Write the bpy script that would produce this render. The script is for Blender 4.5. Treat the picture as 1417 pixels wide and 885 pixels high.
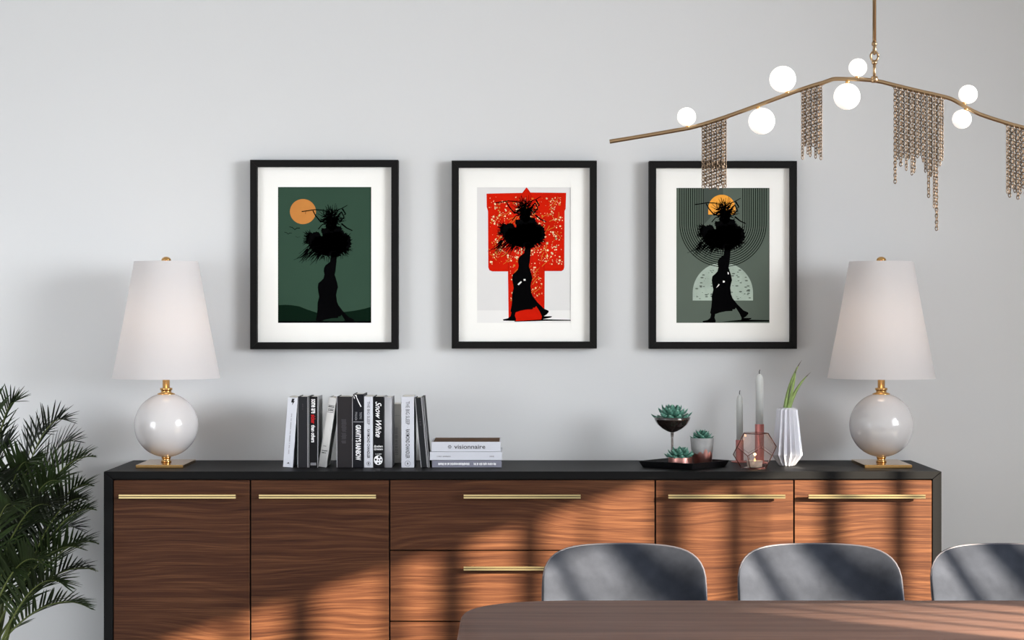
import bpy, math, random
from mathutils import Vector, Matrix, noise
PI = math.pi
random.seed(7)
SC = bpy.context.scene
COL = SC.collection
for o in list(bpy.data.objects): bpy.data.objects.remove(o)

# ------------------------------------------------------------------ camera
F = 2800.0            # focal length in pixels of a 1417 px wide frame
EYE = 1.43
CX, CY = 712.0, 434.0 # vanishing point of the depth lines
cd = bpy.data.cameras.new('camera'); cam = bpy.data.objects.new('camera', cd); COL.objects.link(cam)
cam.location = (0, 0, EYE); cam.rotation_euler = (PI/2, 0, 0)
cd.sensor_width = 36; cd.lens = F/1417*36
cd.shift_x = (708.5-CX)/1417; cd.shift_y = (CY-442.5)/1417
cd.clip_start = 0.05; cd.clip_end = 60
SC.camera = cam
def P(px, py, D): return Vector(((px-CX)*D/F, D, EYE-(py-CY)*D/F))

# ------------------------------------------------------------------ light
SC.view_settings.view_transform = 'Standard'
try: SC.view_settings.look = 'None'
except Exception: pass
SC.view_settings.gamma = 1; SC.view_settings.use_curve_mapping = False
SC.view_settings.exposure = 0.0
w = bpy.data.worlds.new('world'); SC.world = w; w.use_nodes = True
w.node_tree.nodes['Background'].inputs[0].default_value = (0.88, 0.94, 1.0, 1)
w.node_tree.nodes['Background'].inputs[1].default_value = 1.08
WX = 4.5              # inner face of the right wall
sun_dir = Vector((-1.0, 0.73, -0.33)).normalized()
sd = bpy.data.lights.new('sun', 'SUN'); sd.energy = 44; sd.color = (1.0, 0.87, 0.68); sd.angle = math.radians(.6)
sun = bpy.data.objects.new('sun', sd); COL.objects.link(sun)
sun.location = (8, -2, 5); sun.rotation_euler = sun_dir.to_track_quat('-Z', 'Y').to_euler()
ad = bpy.data.lights.new('window_daylight', 'AREA'); ad.shape = 'RECTANGLE'; ad.size = 2.9; ad.size_y = 2.1
ad.energy = 122; ad.spread = math.radians(76); ad.color = (0.925, 0.96, 1.0)
al = bpy.data.objects.new('window_daylight', ad); COL.objects.link(al)
al.location = (4.3, 3.5, 2.2)
al.rotation_euler = (Vector((-3.7, 7.2, 1.15))-al.location).to_track_quat('-Z', 'Y').to_euler()

ad2 = bpy.data.lights.new('left_fill', 'AREA'); ad2.shape = 'RECTANGLE'; ad2.size = 1.6; ad2.size_y = 2.0  # added fill lamp that brightens the lower left wall and palm
ad2.energy = 10; ad2.color = (0.95, 0.97, 1.0); ad2.spread = math.radians(50)
al2 = bpy.data.objects.new('left_fill', ad2); COL.objects.link(al2)
al2.location = (-4.3, 3.2, 1.0); al2.rotation_euler = (Vector((-1.7, 7.2, .45))-al2.location).to_track_quat('-Z', 'Y').to_euler()

# ------------------------------------------------------------------ materials
def s2l(c):
    return tuple(((v/255)/12.92 if v/255 <= .04045 else ((v/255+.055)/1.055)**2.4) for v in c)
MATS = {}
def mat(name, rgb, rough=.5, metal=0, bump=0, bscale=60, var=0, vscale=8, spec=None, trans=0, ior=1.45, emis=None, estr=0, lin=False, coat=0, sheen=0):
    m = bpy.data.materials.new(name); m.use_nodes = True
    nt = m.node_tree; b = nt.nodes['Principled BSDF']
    c = tuple(rgb) if lin else s2l(rgb)
    b.inputs['Base Color'].default_value = (*c, 1)
    b.inputs['Roughness'].default_value = rough; b.inputs['Metallic'].default_value = metal
    if spec is not None: b.inputs['Specular IOR Level'].default_value = spec
    if trans: b.inputs['Transmission Weight'].default_value = trans; b.inputs['IOR'].default_value = ior
    if coat: b.inputs['Coat Weight'].default_value = coat; b.inputs['Coat Roughness'].default_value = .05
    if sheen: b.inputs['Sheen Weight'].default_value = sheen
    if emis is not None:
        b.inputs['Emission Color'].default_value = (*s2l(emis), 1); b.inputs['Emission Strength'].default_value = estr
    tc = nt.nodes.new('ShaderNodeTexCoord')
    if var:
        n = nt.nodes.new('ShaderNodeTexNoise'); n.inputs['Scale'].default_value = vscale; n.inputs['Detail'].default_value = 5
        nt.links.new(tc.outputs['Object'], n.inputs['Vector'])
        r = nt.nodes.new('ShaderNodeValToRGB')
        r.color_ramp.elements[0].position = .3; r.color_ramp.elements[1].position = .7
        r.color_ramp.elements[0].color = (*[v*(1-var) for v in c], 1)
        r.color_ramp.elements[1].color = (*[min(1, v*(1+var)) for v in c], 1)
        nt.links.new(n.outputs['Fac'], r.inputs['Fac']); nt.links.new(r.outputs['Color'], b.inputs['Base Color'])
    if bump:
        n2 = nt.nodes.new('ShaderNodeTexNoise'); n2.inputs['Scale'].default_value = bscale; n2.inputs['Detail'].default_value = 4
        nt.links.new(tc.outputs['Object'], n2.inputs['Vector'])
        bp = nt.nodes.new('ShaderNodeBump'); bp.inputs['Strength'].default_value = bump; bp.inputs['Distance'].default_value = .002
        nt.links.new(n2.outputs['Fac'], bp.inputs['Height']); nt.links.new(bp.outputs['Normal'], b.inputs['Normal'])
    MATS[name] = m
    return m
def wood(name, dark, mid, light, rough=.42, sx=1.1, sz=30, axis='Z', figure=1.0):
    m = bpy.data.materials.new(name); m.use_nodes = True; nt = m.node_tree; L = nt.links.new
    b = nt.nodes['Principled BSDF']; b.inputs['Roughness'].default_value = rough; b.inputs['Specular IOR Level'].default_value = .14
    tc = nt.nodes.new('ShaderNodeTexCoord'); oi = nt.nodes.new('ShaderNodeObjectInfo')
    vm = nt.nodes.new('ShaderNodeVectorMath'); vm.operation = 'MULTIPLY_ADD'
    cmb = nt.nodes.new('ShaderNodeCombineXYZ')
    for i in range(3): L(oi.outputs['Random'], cmb.inputs[i])
    vm.inputs[1].default_value = (7.3, 3.1, 5.7); L(cmb.outputs[0], vm.inputs[0]); L(tc.outputs['Object'], vm.inputs[2])
    def mapped(s):
        mp = nt.nodes.new('ShaderNodeMapping'); mp.inputs['Scale'].default_value = s; L(vm.outputs[0], mp.inputs['Vector']); return mp
    ys = sz if axis == 'Y' else 1; zs = sz if axis == 'Z' else 1
    # broad warp of the growth lines
    warp = nt.nodes.new('ShaderNodeTexNoise'); warp.inputs['Scale'].default_value = 1; warp.inputs['Detail'].default_value = 2
    L(mapped((1.0, 3 if axis == 'Y' else 1, 3 if axis == 'Z' else 1)).outputs[0], warp.inputs['Vector'])
    rings = nt.nodes.new('ShaderNodeMath'); rings.operation = 'MULTIPLY_ADD'
    sep = nt.nodes.new('ShaderNodeSeparateXYZ'); L(vm.outputs[0], sep.inputs[0])
    L(warp.outputs['Fac'], rings.inputs[0]); rings.inputs[1].default_value = .55*figure
    L(sep.outputs[axis], rings.inputs[2])
    rc = nt.nodes.new('ShaderNodeCombineXYZ'); L(rings.outputs[0], rc.inputs[0])
    xm = nt.nodes.new('ShaderNodeMath'); xm.operation = 'MULTIPLY'; xm.inputs[1].default_value = .02; L(sep.outputs['X'], xm.inputs[0]); L(xm.outputs[0], rc.inputs[1])
    g1 = nt.nodes.new('ShaderNodeTexNoise'); g1.inputs['Scale'].default_value = sz*1.3; g1.inputs['Detail'].default_value = 5; g1.inputs['Roughness'].default_value = .6
    L(rc.outputs[0], g1.inputs['Vector'])
    g2 = nt.nodes.new('ShaderNodeTexNoise'); g2.inputs['Scale'].default_value = 1; g2.inputs['Detail'].default_value = 6; g2.inputs['Roughness'].default_value = .65
    L(mapped((sx*4, ys*9 if axis == 'Y' else 30, zs*9 if axis == 'Z' else 30)).outputs[0], g2.inputs['Vector'])
    mx = nt.nodes.new('ShaderNodeMath'); mx.operation = 'MULTIPLY_ADD'; mx.inputs[1].default_value = .48; L(g2.outputs['Fac'], mx.inputs[0])
    m2 = nt.nodes.new('ShaderNodeMath'); m2.operation = 'MULTIPLY'; m2.inputs[1].default_value = .52; L(g1.outputs['Fac'], m2.inputs[0]); L(m2.outputs[0], mx.inputs[2])
    r = nt.nodes.new('ShaderNodeValToRGB'); cr = r.color_ramp
    cr.elements[0].position = .34; cr.elements[0].color = (*dark, 1)
    cr.elements[1].position = .66; cr.elements[1].color = (*light, 1)
    e = cr.elements.new(.5); e.color = (*mid, 1)
    L(mx.outputs[0], r.inputs['Fac']); L(r.outputs['Color'], b.inputs['Base Color'])
    bp = nt.nodes.new('ShaderNodeBump'); bp.inputs['Strength'].default_value = .12; bp.inputs['Distance'].default_value = .001
    L(g2.outputs['Fac'], bp.inputs['Height']); L(bp.outputs['Normal'], b.inputs['Normal'])
    MATS[name] = m; return m

M = MATS
mat('wall_paint', (204, 205, 206), .85, bump=.05, bscale=180, var=.012, vscale=.8)
mat('ceiling_paint', (235, 235, 235), .9, var=.01, vscale=1)
wood('floor_wood', (.30, .29, .285), (.38, .37, .365), (.45, .44, .435), .5, sz=10, axis='Y')
wood('walnut', (.016, .0048, .0024), (.052, .0185, .0080), (.112, .047, .0200), .5, sz=72, figure=.38)
wood('table_wood', (.092, .045, .034), (.165, .088, .065), (.245, .142, .104), .5, sz=16, axis='Y', figure=.2)
mat('black_lacquer', (12, 12, 13), .5, spec=.10, bump=.03, bscale=200, var=.05)
mat('black_void', (10, 9, 9), .8, var=.1)
mat('brass', (214, 178, 120), .24, 1, var=.04)
mat('handle_gold', (226, 204, 150), .3, 1, var=.03)
mat('handle_groove', (60, 45, 28), .5, .6, var=.05)
mat('gold', (210, 166, 106), .16, 1, var=.04)
mat('chain_gold', (132, 112, 92), .45, .9, var=.15, vscale=60)
mat('bar_gold', (160, 134, 102), .30, 1, var=.06, vscale=10)
mat('porcelain', (198, 195, 195), .12, var=.01, coat=.5)
mat('frame_black', (12, 11, 11), .6, spec=.15, bump=.05, bscale=120, var=.08)
mat('mat_board', (238, 237, 233), .9, bump=.04, bscale=400, var=.006)
mat('leather', (45, 48, 55), .7, bump=.6, bscale=22, var=.22, vscale=16, spec=.0)
mat('leather_edge', (74, 72, 78), .55, bump=.1, bscale=90, var=.06)
mat('black_metal', (22, 22, 24), .4, .5, var=.05)
mat('globe_glass', (255, 252, 246), .3, emis=(255, 250, 243), estr=.55, var=.004)
mat('bulb_glow', (255, 220, 180), .4, emis=(255, 205, 150), estr=3, var=.004)
mat('print_black', (6, 6, 7), .9, var=.08, spec=0)
mat('curtain_cloth', (200, 196, 190), .9, bump=.1, bscale=200, var=.03)

def translucent(name, rgb, fac):
    m = bpy.data.materials.new(name); m.use_nodes = True; nt = m.node_tree; L = nt.links.new
    b = nt.nodes['Principled BSDF']; b.inputs['Base Color'].default_value = (*s2l(rgb), 1); b.inputs['Roughness'].default_value = .9
    t = nt.nodes.new('ShaderNodeBsdfTranslucent'); t.inputs[0].default_value = (*s2l(rgb), 1)
    mx = nt.nodes.new('ShaderNodeMixShader'); mx.inputs[0].default_value = fac
    tc = nt.nodes.new('ShaderNodeTexCoord'); n = nt.nodes.new('ShaderNodeTexNoise'); n.inputs['Scale'].default_value = 250
    L(tc.outputs['Object'], n.inputs['Vector']); bp = nt.nodes.new('ShaderNodeBump'); bp.inputs['Strength'].default_value = .08; bp.inputs['Distance'].default_value = .001
    L(n.outputs['Fac'], bp.inputs['Height']); L(bp.outputs['Normal'], b.inputs['Normal'])
    L(b.outputs[0], mx.inputs[1]); L(t.outputs[0], mx.inputs[2]); L(mx.outputs[0], nt.nodes['Material Output'].inputs[0])
    MATS[name] = m; return m
translucent('lamp_fabric', (232, 231, 232), .6)
translucent('candle_wax', (226, 228, 226), .3)

# ------------------------------------------------------------------ mesh building
class Deco:
    def __init__(s): s.parts = []
    def box(s, *a):
        m_ = s.parts[-1][1] if s.parts and s.parts[-1][0] == 'spine_rule' else s.new('spine_rule')
        m_.box(*a)
    def new(s, name): s.parts.append((name, MB())); return s.parts[-1][1]
class MB:
    def __init__(s): s.v = []; s.f = []; s.mi = []; s.sm = []
    def add(s, vs, fs, mi=0, smooth=False):
        n = len(s.v); s.v += [tuple(v) for v in vs]
        for f in fs: s.f.append(tuple(i+n for i in f)); s.mi.append(mi); s.sm.append(smooth)
        return s
    def box(s, x0, x1, y0, y1, z0, z1, mi=0, bev=0):
        if bev <= 0:
            vs = [(x, y, z) for x in (x0, x1) for y in (y0, y1) for z in (z0, z1)]
            return s.add(vs, [(0,1,3,2), (4,6,7,5), (0,4,5,1), (2,3,7,6), (0,2,6,4), (1,5,7,3)], mi)
        b = bev; X = (x0, x1); Y = (y0, y1); Z = (z0, z1); vs = []; idx = {}
        for i in (0, 1):
            for j in (0, 1):
                for k in (0, 1):
                    sx = b if i == 0 else -b; sy = b if j == 0 else -b; sz = b if k == 0 else -b
                    for a, p in enumerate(((X[i], Y[j]+sy, Z[k]+sz), (X[i]+sx, Y[j], Z[k]+sz), (X[i]+sx, Y[j]+sy, Z[k]))):
                        idx[i, j, k, a] = len(vs); vs.append(p)
        g = lambda i, j, k, a: idx[i, j, k, a]
        fs = []
        for i in (0, 1):
            q = [g(i,0,0,0), g(i,1,0,0), g(i,1,1,0), g(i,0,1,0)]; fs.append(q if i else q[::-1])
            q = [g(0,i,0,1), g(1,i,0,1), g(1,i,1,1), g(0,i,1,1)]; fs.append(q[::-1] if i else q)
            q = [g(0,0,i,2), g(1,0,i,2), g(1,1,i,2), g(0,1,i,2)]; fs.append(q if i else q[::-1])
        for i in (0, 1):
            for j in (0, 1):
                q = [g(i,j,0,0), g(i,j,1,0), g(i,j,1,1), g(i,j,0,1)]; fs.append(q if (i == j) else q[::-1])
                q = [g(i,0,j,0), g(i,1,j,0), g(i,1,j,2), g(i,0,j,2)]; fs.append(q[::-1] if (i == j) else q)
                q = [g(0,i,j,1), g(1,i,j,1), g(1,i,j,2), g(0,i,j,2)]; fs.append(q if (i == j) else q[::-1])
                for k in (0, 1):
                    q = [g(i,j,k,0), g(i,j,k,1), g(i,j,k,2)]; fs.append(q if (i+j+k) % 2 else q[::-1])
        return s.add(vs, fs, mi)
    def prism(s, poly, y0, y1, mi=0):   # polygon in xz, extruded along y
        n = len(poly); vs = [(x, y0, z) for x, z in poly]+[(x, y1, z) for x, z in poly]
        fs = [tuple(range(n)), tuple(range(2*n-1, n-1, -1))]+[(i, i+n, (i+1) % n+n, (i+1) % n) for i in range(n)]
        return s.add(vs, fs, mi)
    def lathe(s, prof, c=(0, 0, 0), seg=40, mi=0, smooth=True, rad=None):
        c = Vector(c); vs = []; fs = []
        for k, (r, z) in enumerate(prof):
            for i in range(seg):
                a = 2*PI*i/seg; rr = r*(rad(a, k) if rad else 1)
                vs.append((c.x+rr*math.cos(a), c.y+rr*math.sin(a), c.z+z))
        for k in range(len(prof)-1):
            for i in range(seg):
                j = (i+1) % seg; fs.append((k*seg+i, k*seg+j, (k+1)*seg+j, (k+1)*seg+i))
        if prof[0][0] > 1e-4: fs.append(tuple(range(seg))[::-1])
        if prof[-1][0] > 1e-4: fs.append(tuple((len(prof)-1)*seg+i for i in range(seg)))
        return s.add(vs, fs, mi, smooth)
    def tube(s, path, r, seg=8, mi=0, cap=True):
        path = [Vector(p) for p in path]; n = len(path); R = r if isinstance(r, (list, tuple)) else [r]*n
        vs = []; fs = []; up = Vector((0, 0, 1)); pv = None
        for i, p in enumerate(path):
            t = (path[min(i+1, n-1)]-path[max(i-1, 0)]).normalized()
            if pv is None:
                pv = t.cross(up) if abs(t.dot(up)) < .95 else t.cross(Vector((1, 0, 0)))
            pv = (pv-t*pv.dot(t)).normalized(); q = t.cross(pv)
            for k in range(seg):
                a = 2*PI*k/seg; vs.append(p+(pv*math.cos(a)+q*math.sin(a))*R[i])
        for i in range(n-1):
            for k in range(seg):
                j = (k+1) % seg; fs.append((i*seg+k, i*seg+j, (i+1)*seg+j, (i+1)*seg+k))
        if cap: fs.append(tuple(range(seg))[::-1]); fs.append(tuple((n-1)*seg+k for k in range(seg)))
        return s.add(vs, fs, mi, True)
    def sphere(s, c, r, seg=24, ring=14, mi=0):
        return s.lathe([(r*math.sin(PI*i/ring), -r*math.cos(PI*i/ring)) for i in range(ring+1)], c, seg, mi)
    def build(s, name, mats, parent=None, loc=None, base=None):
        me = bpy.data.meshes.new(name)
        off = Vector(base) if base is not None else Vector((0, 0, 0))
        me.from_pydata([tuple(Vector(v)-off) for v in s.v], [], s.f)
        for m in (mats if isinstance(mats, (list, tuple)) else [mats]): me.materials.append(M[m] if isinstance(m, str) else m)
        me.polygons.foreach_set('material_index', s.mi); me.polygons.foreach_set('use_smooth', s.sm)
        me.validate(); me.update()
        o = bpy.data.objects.new(name, me); COL.objects.link(o)
        if parent: o.parent = parent
        if loc is not None: o.location = loc
        elif base is not None: o.location = off
        return o
def autosmooth(o, deg=35):
    me = o.data; me.polygons.foreach_set('use_smooth', [True]*len(me.polygons))
    try: me.set_sharp_from_angle(angle=math.radians(deg))
    except Exception: pass
    return o
def bevel(o, w=.002, seg=2):
    b = o.modifiers.new('bevel', 'BEVEL'); b.width = w; b.segments = seg; b.limit_method = 'ANGLE'; b.angle_limit = math.radians(40)
    return o
def empty(name, label, cat, loc=(0, 0, 0), rz=0, group=None):
    o = bpy.data.objects.new(name, None); COL.objects.link(o); o.location = loc; o.rotation_euler = (0, 0, rz); o.empty_display_size = .05
    return tag(o, label, cat, group)
def tag(o, label, cat, group=None):
    o['label'] = label; o['category'] = cat
    if group: o['group'] = group
    return o
def struct(o): o['kind'] = 'structure'; return o

_tc = {}
def text2d(body, shear=0.0, bold=0.0):
    key = (body, shear, bold)
    if key in _tc: return _tc[key]
    cu = bpy.data.curves.new('lettering', 'FONT'); cu.body = body; cu.size = 1; cu.shear = shear; cu.offset = bold; cu.resolution_u = 3
    o = bpy.data.objects.new('lettering', cu); COL.objects.link(o)
    dg = bpy.context.evaluated_depsgraph_get(); dg.update()
    me = o.evaluated_get(dg).to_mesh()
    vs = [(v.co.x, v.co.y) for v in me.vertices]; fs = [tuple(p.vertices) for p in me.polygons]
    o.evaluated_get(dg).to_mesh_clear()
    bpy.data.objects.remove(o); bpy.data.curves.remove(cu)
    x0 = min(v[0] for v in vs); x1 = max(v[0] for v in vs); y0 = min(v[1] for v in vs); y1 = max(v[1] for v in vs)
    vs = [((x-x0)/(x1-x0), (y-y0)/(y1-y0)) for x, y in vs]
    _tc[key] = (vs, fs); return _tc[key]
def text_down(mb, body, xc, wid, ztop, length, y, mi=0, shear=0, bold=0):   # reads downwards on a spine facing -Y
    vs, fs = text2d(body, shear, bold)
    if isinstance(mb, Deco): mb = mb.new('spine_title')
    mb.add([(xc-wid/2+ty*wid, y, ztop-tx*length) for tx, ty in vs], fs, mi)
def text_flat(mb, body, x0, wid, zc, hgt, y, mi=0, shear=0, bold=0):        # reads left to right
    vs, fs = text2d(body, shear, bold)
    if isinstance(mb, Deco): mb = mb.new('spine_title')
    mb.add([(x0+tx*wid, y, zc-hgt/2+ty*hgt) for tx, ty in vs], fs, mi)

# ------------------------------------------------------------------ the room
WALL = 7.29
struct(MB().box(-4.6, WX+.2, WALL, WALL+.15, -.1, 3.05).build('wall_back', 'wall_paint'))
struct(MB().box(-4.6, WX+.2, -2.0, WALL, -.1, 0).build('floor', 'floor_wood'))
struct(MB().box(-4.6, WX+.2, 1.0, WALL, 2.95, 3.05).build('ceiling', 'ceiling_paint'))
# right wall with two unseen window openings, cut to shape the sun patches
W1 = (1.92, 3.815, .35, 2.22); W2 = (3.865, 4.53, .35, 2.12)
mb = MB(); x0, x1 = WX, WX+.035
mb.box(x0, x1, -2.0, W1[0], 0, 2.95); mb.box(x0, x1, W1[1], W2[0], 0, 2.95); mb.box(x0, x1, W2[1], WALL, 0, 2.95)
mb.box(x0, x1, W1[0], W1[1], 0, W1[2]); mb.box(x0, x1, W1[0], W1[1], W1[3], 2.95)
mb.box(x0, x1, W2[0], W2[1], 0, W2[2]); mb.box(x0, x1, W2[0], W2[1], W2[3], 2.95)
struct(mb.build('wall_right', 'wall_paint'))
def window(name, W, shade_bars):
    mb = MB()
    x0, x1 = WX+.012, WX+.024
    mb.box(x0, x1, W[0], W[0]+.012, W[2], W[3]); mb.box(x0, x1, W[1]-.012, W[1], W[2], W[3])
    mb.box(x0, x1, W[0]+.012, W[1]-.012, W[2], W[2]+.04); mb.box(x0, x1, W[0]+.012, W[1]-.012, W[3]-.01, W[3])
    for y, wd in shade_bars: mb.box(x0, x1, y-wd/2, y+wd/2, W[2]+.04, W[3]-.01)  # unseen uprights, width and spacing set to cast the dark bands
    return struct(mb.build(name, 'black_metal'))
window('window_gobo_1', W1, [(2.07, .025), (2.20, .02), (2.36, .035), (2.55, .085), (2.775, .035), (2.94, .08), (3.165, .035), (3.31, .075), (3.50, .06), (3.64, .012)])
window('window_gobo_2', W2, [(4.0, .045), (4.06, .012), (4.235, .055), (4.40, .04)])

# ------------------------------------------------------------------ sideboard
SD = 6.76; SB = 7.28
sx = lambda px: (px-CX)*SD/F
sz = lambda py: EYE-(py-CY)*SD/F
TOP = sz(652); TZ = TOP
side = empty('sideboard', 'long walnut sideboard in a black case with gold bar handles against the wall', 'sideboard', (sx(723), (SD+SB)/2, 0))
SO = Vector(side.location)
def sp(mb, name, mats, org=None):
    o = mb.build(name, mats, base=org if org is not None else SO); o.parent = side; o.location = (Vector(org) if org is not None else SO)-SO; return o
xl, xr = sx(143.5), sx(1303); xil, xir = sx(156), sx(1290.5); zb = .10; ztop_in = sz(662.5)
mb = MB(); g = .0006
mb.prism([(xl+g, TOP), (xr-g, TOP), (xir-g, ztop_in), (xil+g, ztop_in)][::-1], SD, SB)
o = sp(mb, 'top_panel', 'black_lacquer'); bevel(o, .0012)
mb = MB(); mb.prism([(xl, zb), (xl, TOP-g), (xil, ztop_in-g), (xil, zb)][::-1], SD, SB); bevel(sp(mb, 'side_panel', 'black_lacquer'), .0012)
mb = MB(); mb.prism([(xr, zb), (xr, TOP-g), (xir, ztop_in-g), (xir, zb)], SD, SB); bevel(sp(mb, 'side_panel', 'black_lacquer'), .0012)
sp(MB().box(xil+.0005, xir-.0005, SD, SB, zb, zb+.025), 'bottom_panel', 'black_lacquer')
sp(MB().box(xil+.0005, xir-.0005, SD+.021, SB-.001, zb+.026, ztop_in-.0005), 'inner_case', 'black_void')
sp(MB().box(xl+.12, xr-.12, SD+.08, SB-.05, 0.0005, zb-.0005), 'plinth', 'black_void')
def handle_on(door, px0, px1, py):
    X0, X1, Z = sx(px0), sx(px1), sz(py); org = Vector(door['org'])
    mb = MB(); y0, y1 = SD-.034, SD-.024
    mb.box(X0, X1, y0, y1, Z+.0014, Z+.0064, 0); mb.box(X0, X1, y0, y1, Z-.0062, Z-.0014, 0)
    mb.box(X0+.001, X1-.001, y0+.003, y1, Z-.0012, Z+.0012, 1)
    for X in (X0+.03, X1-.03): mb.box(X-.004, X+.004, y1, SD+.0005, Z-.004, Z+.004, 0)
    o = mb.build('handle', ['handle_gold', 'handle_groove'], base=org); o.parent = door; o.location = (0, 0, 0)
def front(kind, px0, px1, py0, py1, hpx, hpy):
    X0, X1, Z1, Z0 = sx(px0), sx(px1), sz(py0), sz(py1)
    org = Vector(((X0+X1)/2, SD, (Z0+Z1)/2))
    o = sp(MB().box(X0, X1, SD+.0004, SD+.0195, Z0, Z1, bev=.0012), kind, 'walnut', org)
    o['org'] = tuple(org); handle_on(o, hpx[0], hpx[1], hpy); del o['org']
BZ = 983
front('door', 157.3, 345.4, 664.3, BZ, (167, 328), 685.5)
front('door', 347.4, 538.0, 664.3, BZ, (360, 521), 685.5)
front('drawer', 540.0, 905.6, 664.3, 760.4, (642, 803), 685.5)
front('drawer', 540.0, 905.6, 762.2, 858.5, (642, 803), 784.5)
front('drawer', 540.0, 905.6, 860.3, BZ, (642, 803), 883.5)
front('door', 907.6, 1097.5, 664.3, BZ, (924, 1085), 685.5)
front('door', 1099.5, 1289.2, 664.3, BZ, (1117, 1278), 685.5)

# ------------------------------------------------------------------ dining table
TT = .72
def table_outline(inset=0, n=16):
    x0, x1, y0, y1 = -.126+inset, 2.15-inset, 3.98+inset, 5.018-inset; r = .30-inset; pts = []
    for cx, cy, a0 in ((x1-r, y1-r, 0), (x0+r, y1-r, PI/2), (x0+r, y0+r, PI), (x1-r, y0+r, 1.5*PI)):
        for i in range(n+1):
            a = a0+PI/2*i/n; c, s_ = math.cos(a), math.sin(a); e = .78
            pts.append((cx+r*math.copysign(abs(c)**e, c), cy+r*math.copysign(abs(s_)**e, s_)))
    return pts
tab = empty('dining_table', 'walnut dining table with rounded corners in front of the chairs', 'table', (1.0, 4.5, 0))
mb = MB(); prof = [(.022, TT-.034), (.006, TT-.020), (0, TT-.010), (0, TT-.004), (.0035, TT)]
rings = [table_outline(i) for i, z in prof]; n = len(rings[0]); vs = []; fs = []
for (i, z), R in zip(prof, rings): vs += [(x, y, z) for x, y in R]
for k in range(len(prof)-1):
    for i in range(n): j = (i+1) % n; fs.append((k*n+i, k*n+j, (k+1)*n+j, (k+1)*n+i))
fs.append(tuple(range(n))[::-1]); fs.append(tuple((len(prof)-1)*n+i for i in range(n)))
mb.add(vs, fs)
def child(mb, name, mats, parent, sub=None):
    org = parent.matrix_world.translation if sub is None else sub
    o = mb.build(name, mats, base=Vector(parent.location)); o.parent = parent; o.location = (0, 0, 0); return o
autosmooth(child(mb, 'tabletop', 'table_wood', tab), 50)
for lx in (.22, 1.8):
    for ly in (4.2, 4.8): child(MB().tube([(lx, ly, 0), (lx+(.04 if lx < 1 else -.04), ly, TT-.034)], [.02, .032], 16), 'leg', 'table_wood', tab)
child(MB().box(.25, 1.77, 4.19, 4.21, TT-.11, TT-.035).box(.25, 1.77, 4.79, 4.81, TT-.11, TT-.035), 'apron', 'table_wood', tab)

# ------------------------------------------------------------------ chairs
def make_chair(loc, label, rz):
    t = empty('dining_chair', label, 'chair', loc, rz, 'leather chairs behind the dining table')
    H = .335; zs = .46; hw = .2215; NU, NV = 28, 18; rec = .58; th = .020
    def pt(u, v, side):
        # outline: nearly straight sides that widen upwards, rounded shoulders, gently crowned top edge
        a = abs(u)
        wv = hw*(.90+.10*min(1, v/.62)**.7)
        top = H*(.70+.30*(1-a**5.5)**(1/2.9)) - .008*a*a + .0
        z = top*v
        # round shoulders: pull the outermost columns in near the top
        x = u*wv
        y = z*rec*.9 + .015 - .085*(a**2.3)*(1-.25*v) - .03*(1-v)**2
        rim = 1-max(a**8, v**8)
        off = th*.5*(.45+.55*rim)
        return Vector((x, y+(-off if side == 0 else off), zs-.005+z))
    mb = MB()
    us = [math.sin(PI/2*(2*i/NU-1)) for i in range(NU+1)]; vs_ = [math.sin(PI/2*j/NV) for j in range(NV+1)]
    for s_ in (0, 1):
        V = [pt(u, v, s_) for v in vs_ for u in us]
        fs = []
        for j in range(NV):
            for i in range(NU):
                q = (j*(NU+1)+i, j*(NU+1)+i+1, (j+1)*(NU+1)+i+1, (j+1)*(NU+1)+i); fs.append(q if s_ == 0 else q[::-1])
        mb.add(V, fs, 0, True)
    n0 = (NU+1)*(NV+1)
    border = [i for i in range(NU+1)]+[(j)*(NU+1)+NU for j in range(1, NV+1)]+[NV*(NU+1)+i for i in range(NU-1, -1, -1)]+[j*(NU+1) for j in range(NV-1, 0, -1)]
    mb.add([], []); 
    for k in range(len(border)):
        a, b = border[k], border[(k+1) % len(border)]
        mb.f.append((b, a, a+n0, b+n0)); mb.mi.append(0); mb.sm.append(True)
    mb.build('backrest', 'leather', t)
    path = [pt(-1, v, 1)*.5+pt(-1, v, 0)*.5 for v in vs_]+[pt(u, 1, 1)*.5+pt(u, 1, 0)*.5 for u in us[1:]]+[pt(1, v, 1)*.5+pt(1, v, 0)*.5 for v in vs_[::-1][1:]]
    mb = MB().tube(path, .0034, 8); mb.build('piping', 'leather_edge', t)
    # seat
    mb = MB(); prof = [(.0, zs-.035), (.9, zs-.035), (1.0, zs-.015), (.97, zs+.004), (.85, zs+.012), (.0, zs+.004)]
    def rad(a, k):
        c, s_ = abs(math.cos(a)), abs(math.sin(a)); return 1/((c**4+s_**4)**.25)
    mb.lathe([(r*.205, z) for r, z in prof], (0, -.20, 0), 40, 0, True, rad)
    mb.build('seat', 'leather', t)
    for sx_ in (-1, 1):
        for y0, y1 in ((-.34, -.37), (-.08, .02)):
            MB().tube([(sx_*.15, y0, zs-.034), (sx_*.19, y1, 0)], [.012, .008], 10).build('leg', 'black_metal', t)
    return t
CD = 5.44
for px, rz, lab in ((860, -.04, 'dark leather dining chair in front of the drawers, leftmost of the three chairs'),
                    (1127, -.04, 'dark leather dining chair in the middle, in front of the right cabinet doors'),
                    (1390, -.05, 'dark leather dining chair in front of bare wall, cut by the picture edge')):
    make_chair(((px-CX)*5.6/F, CD, 0), lab, rz)

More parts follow.
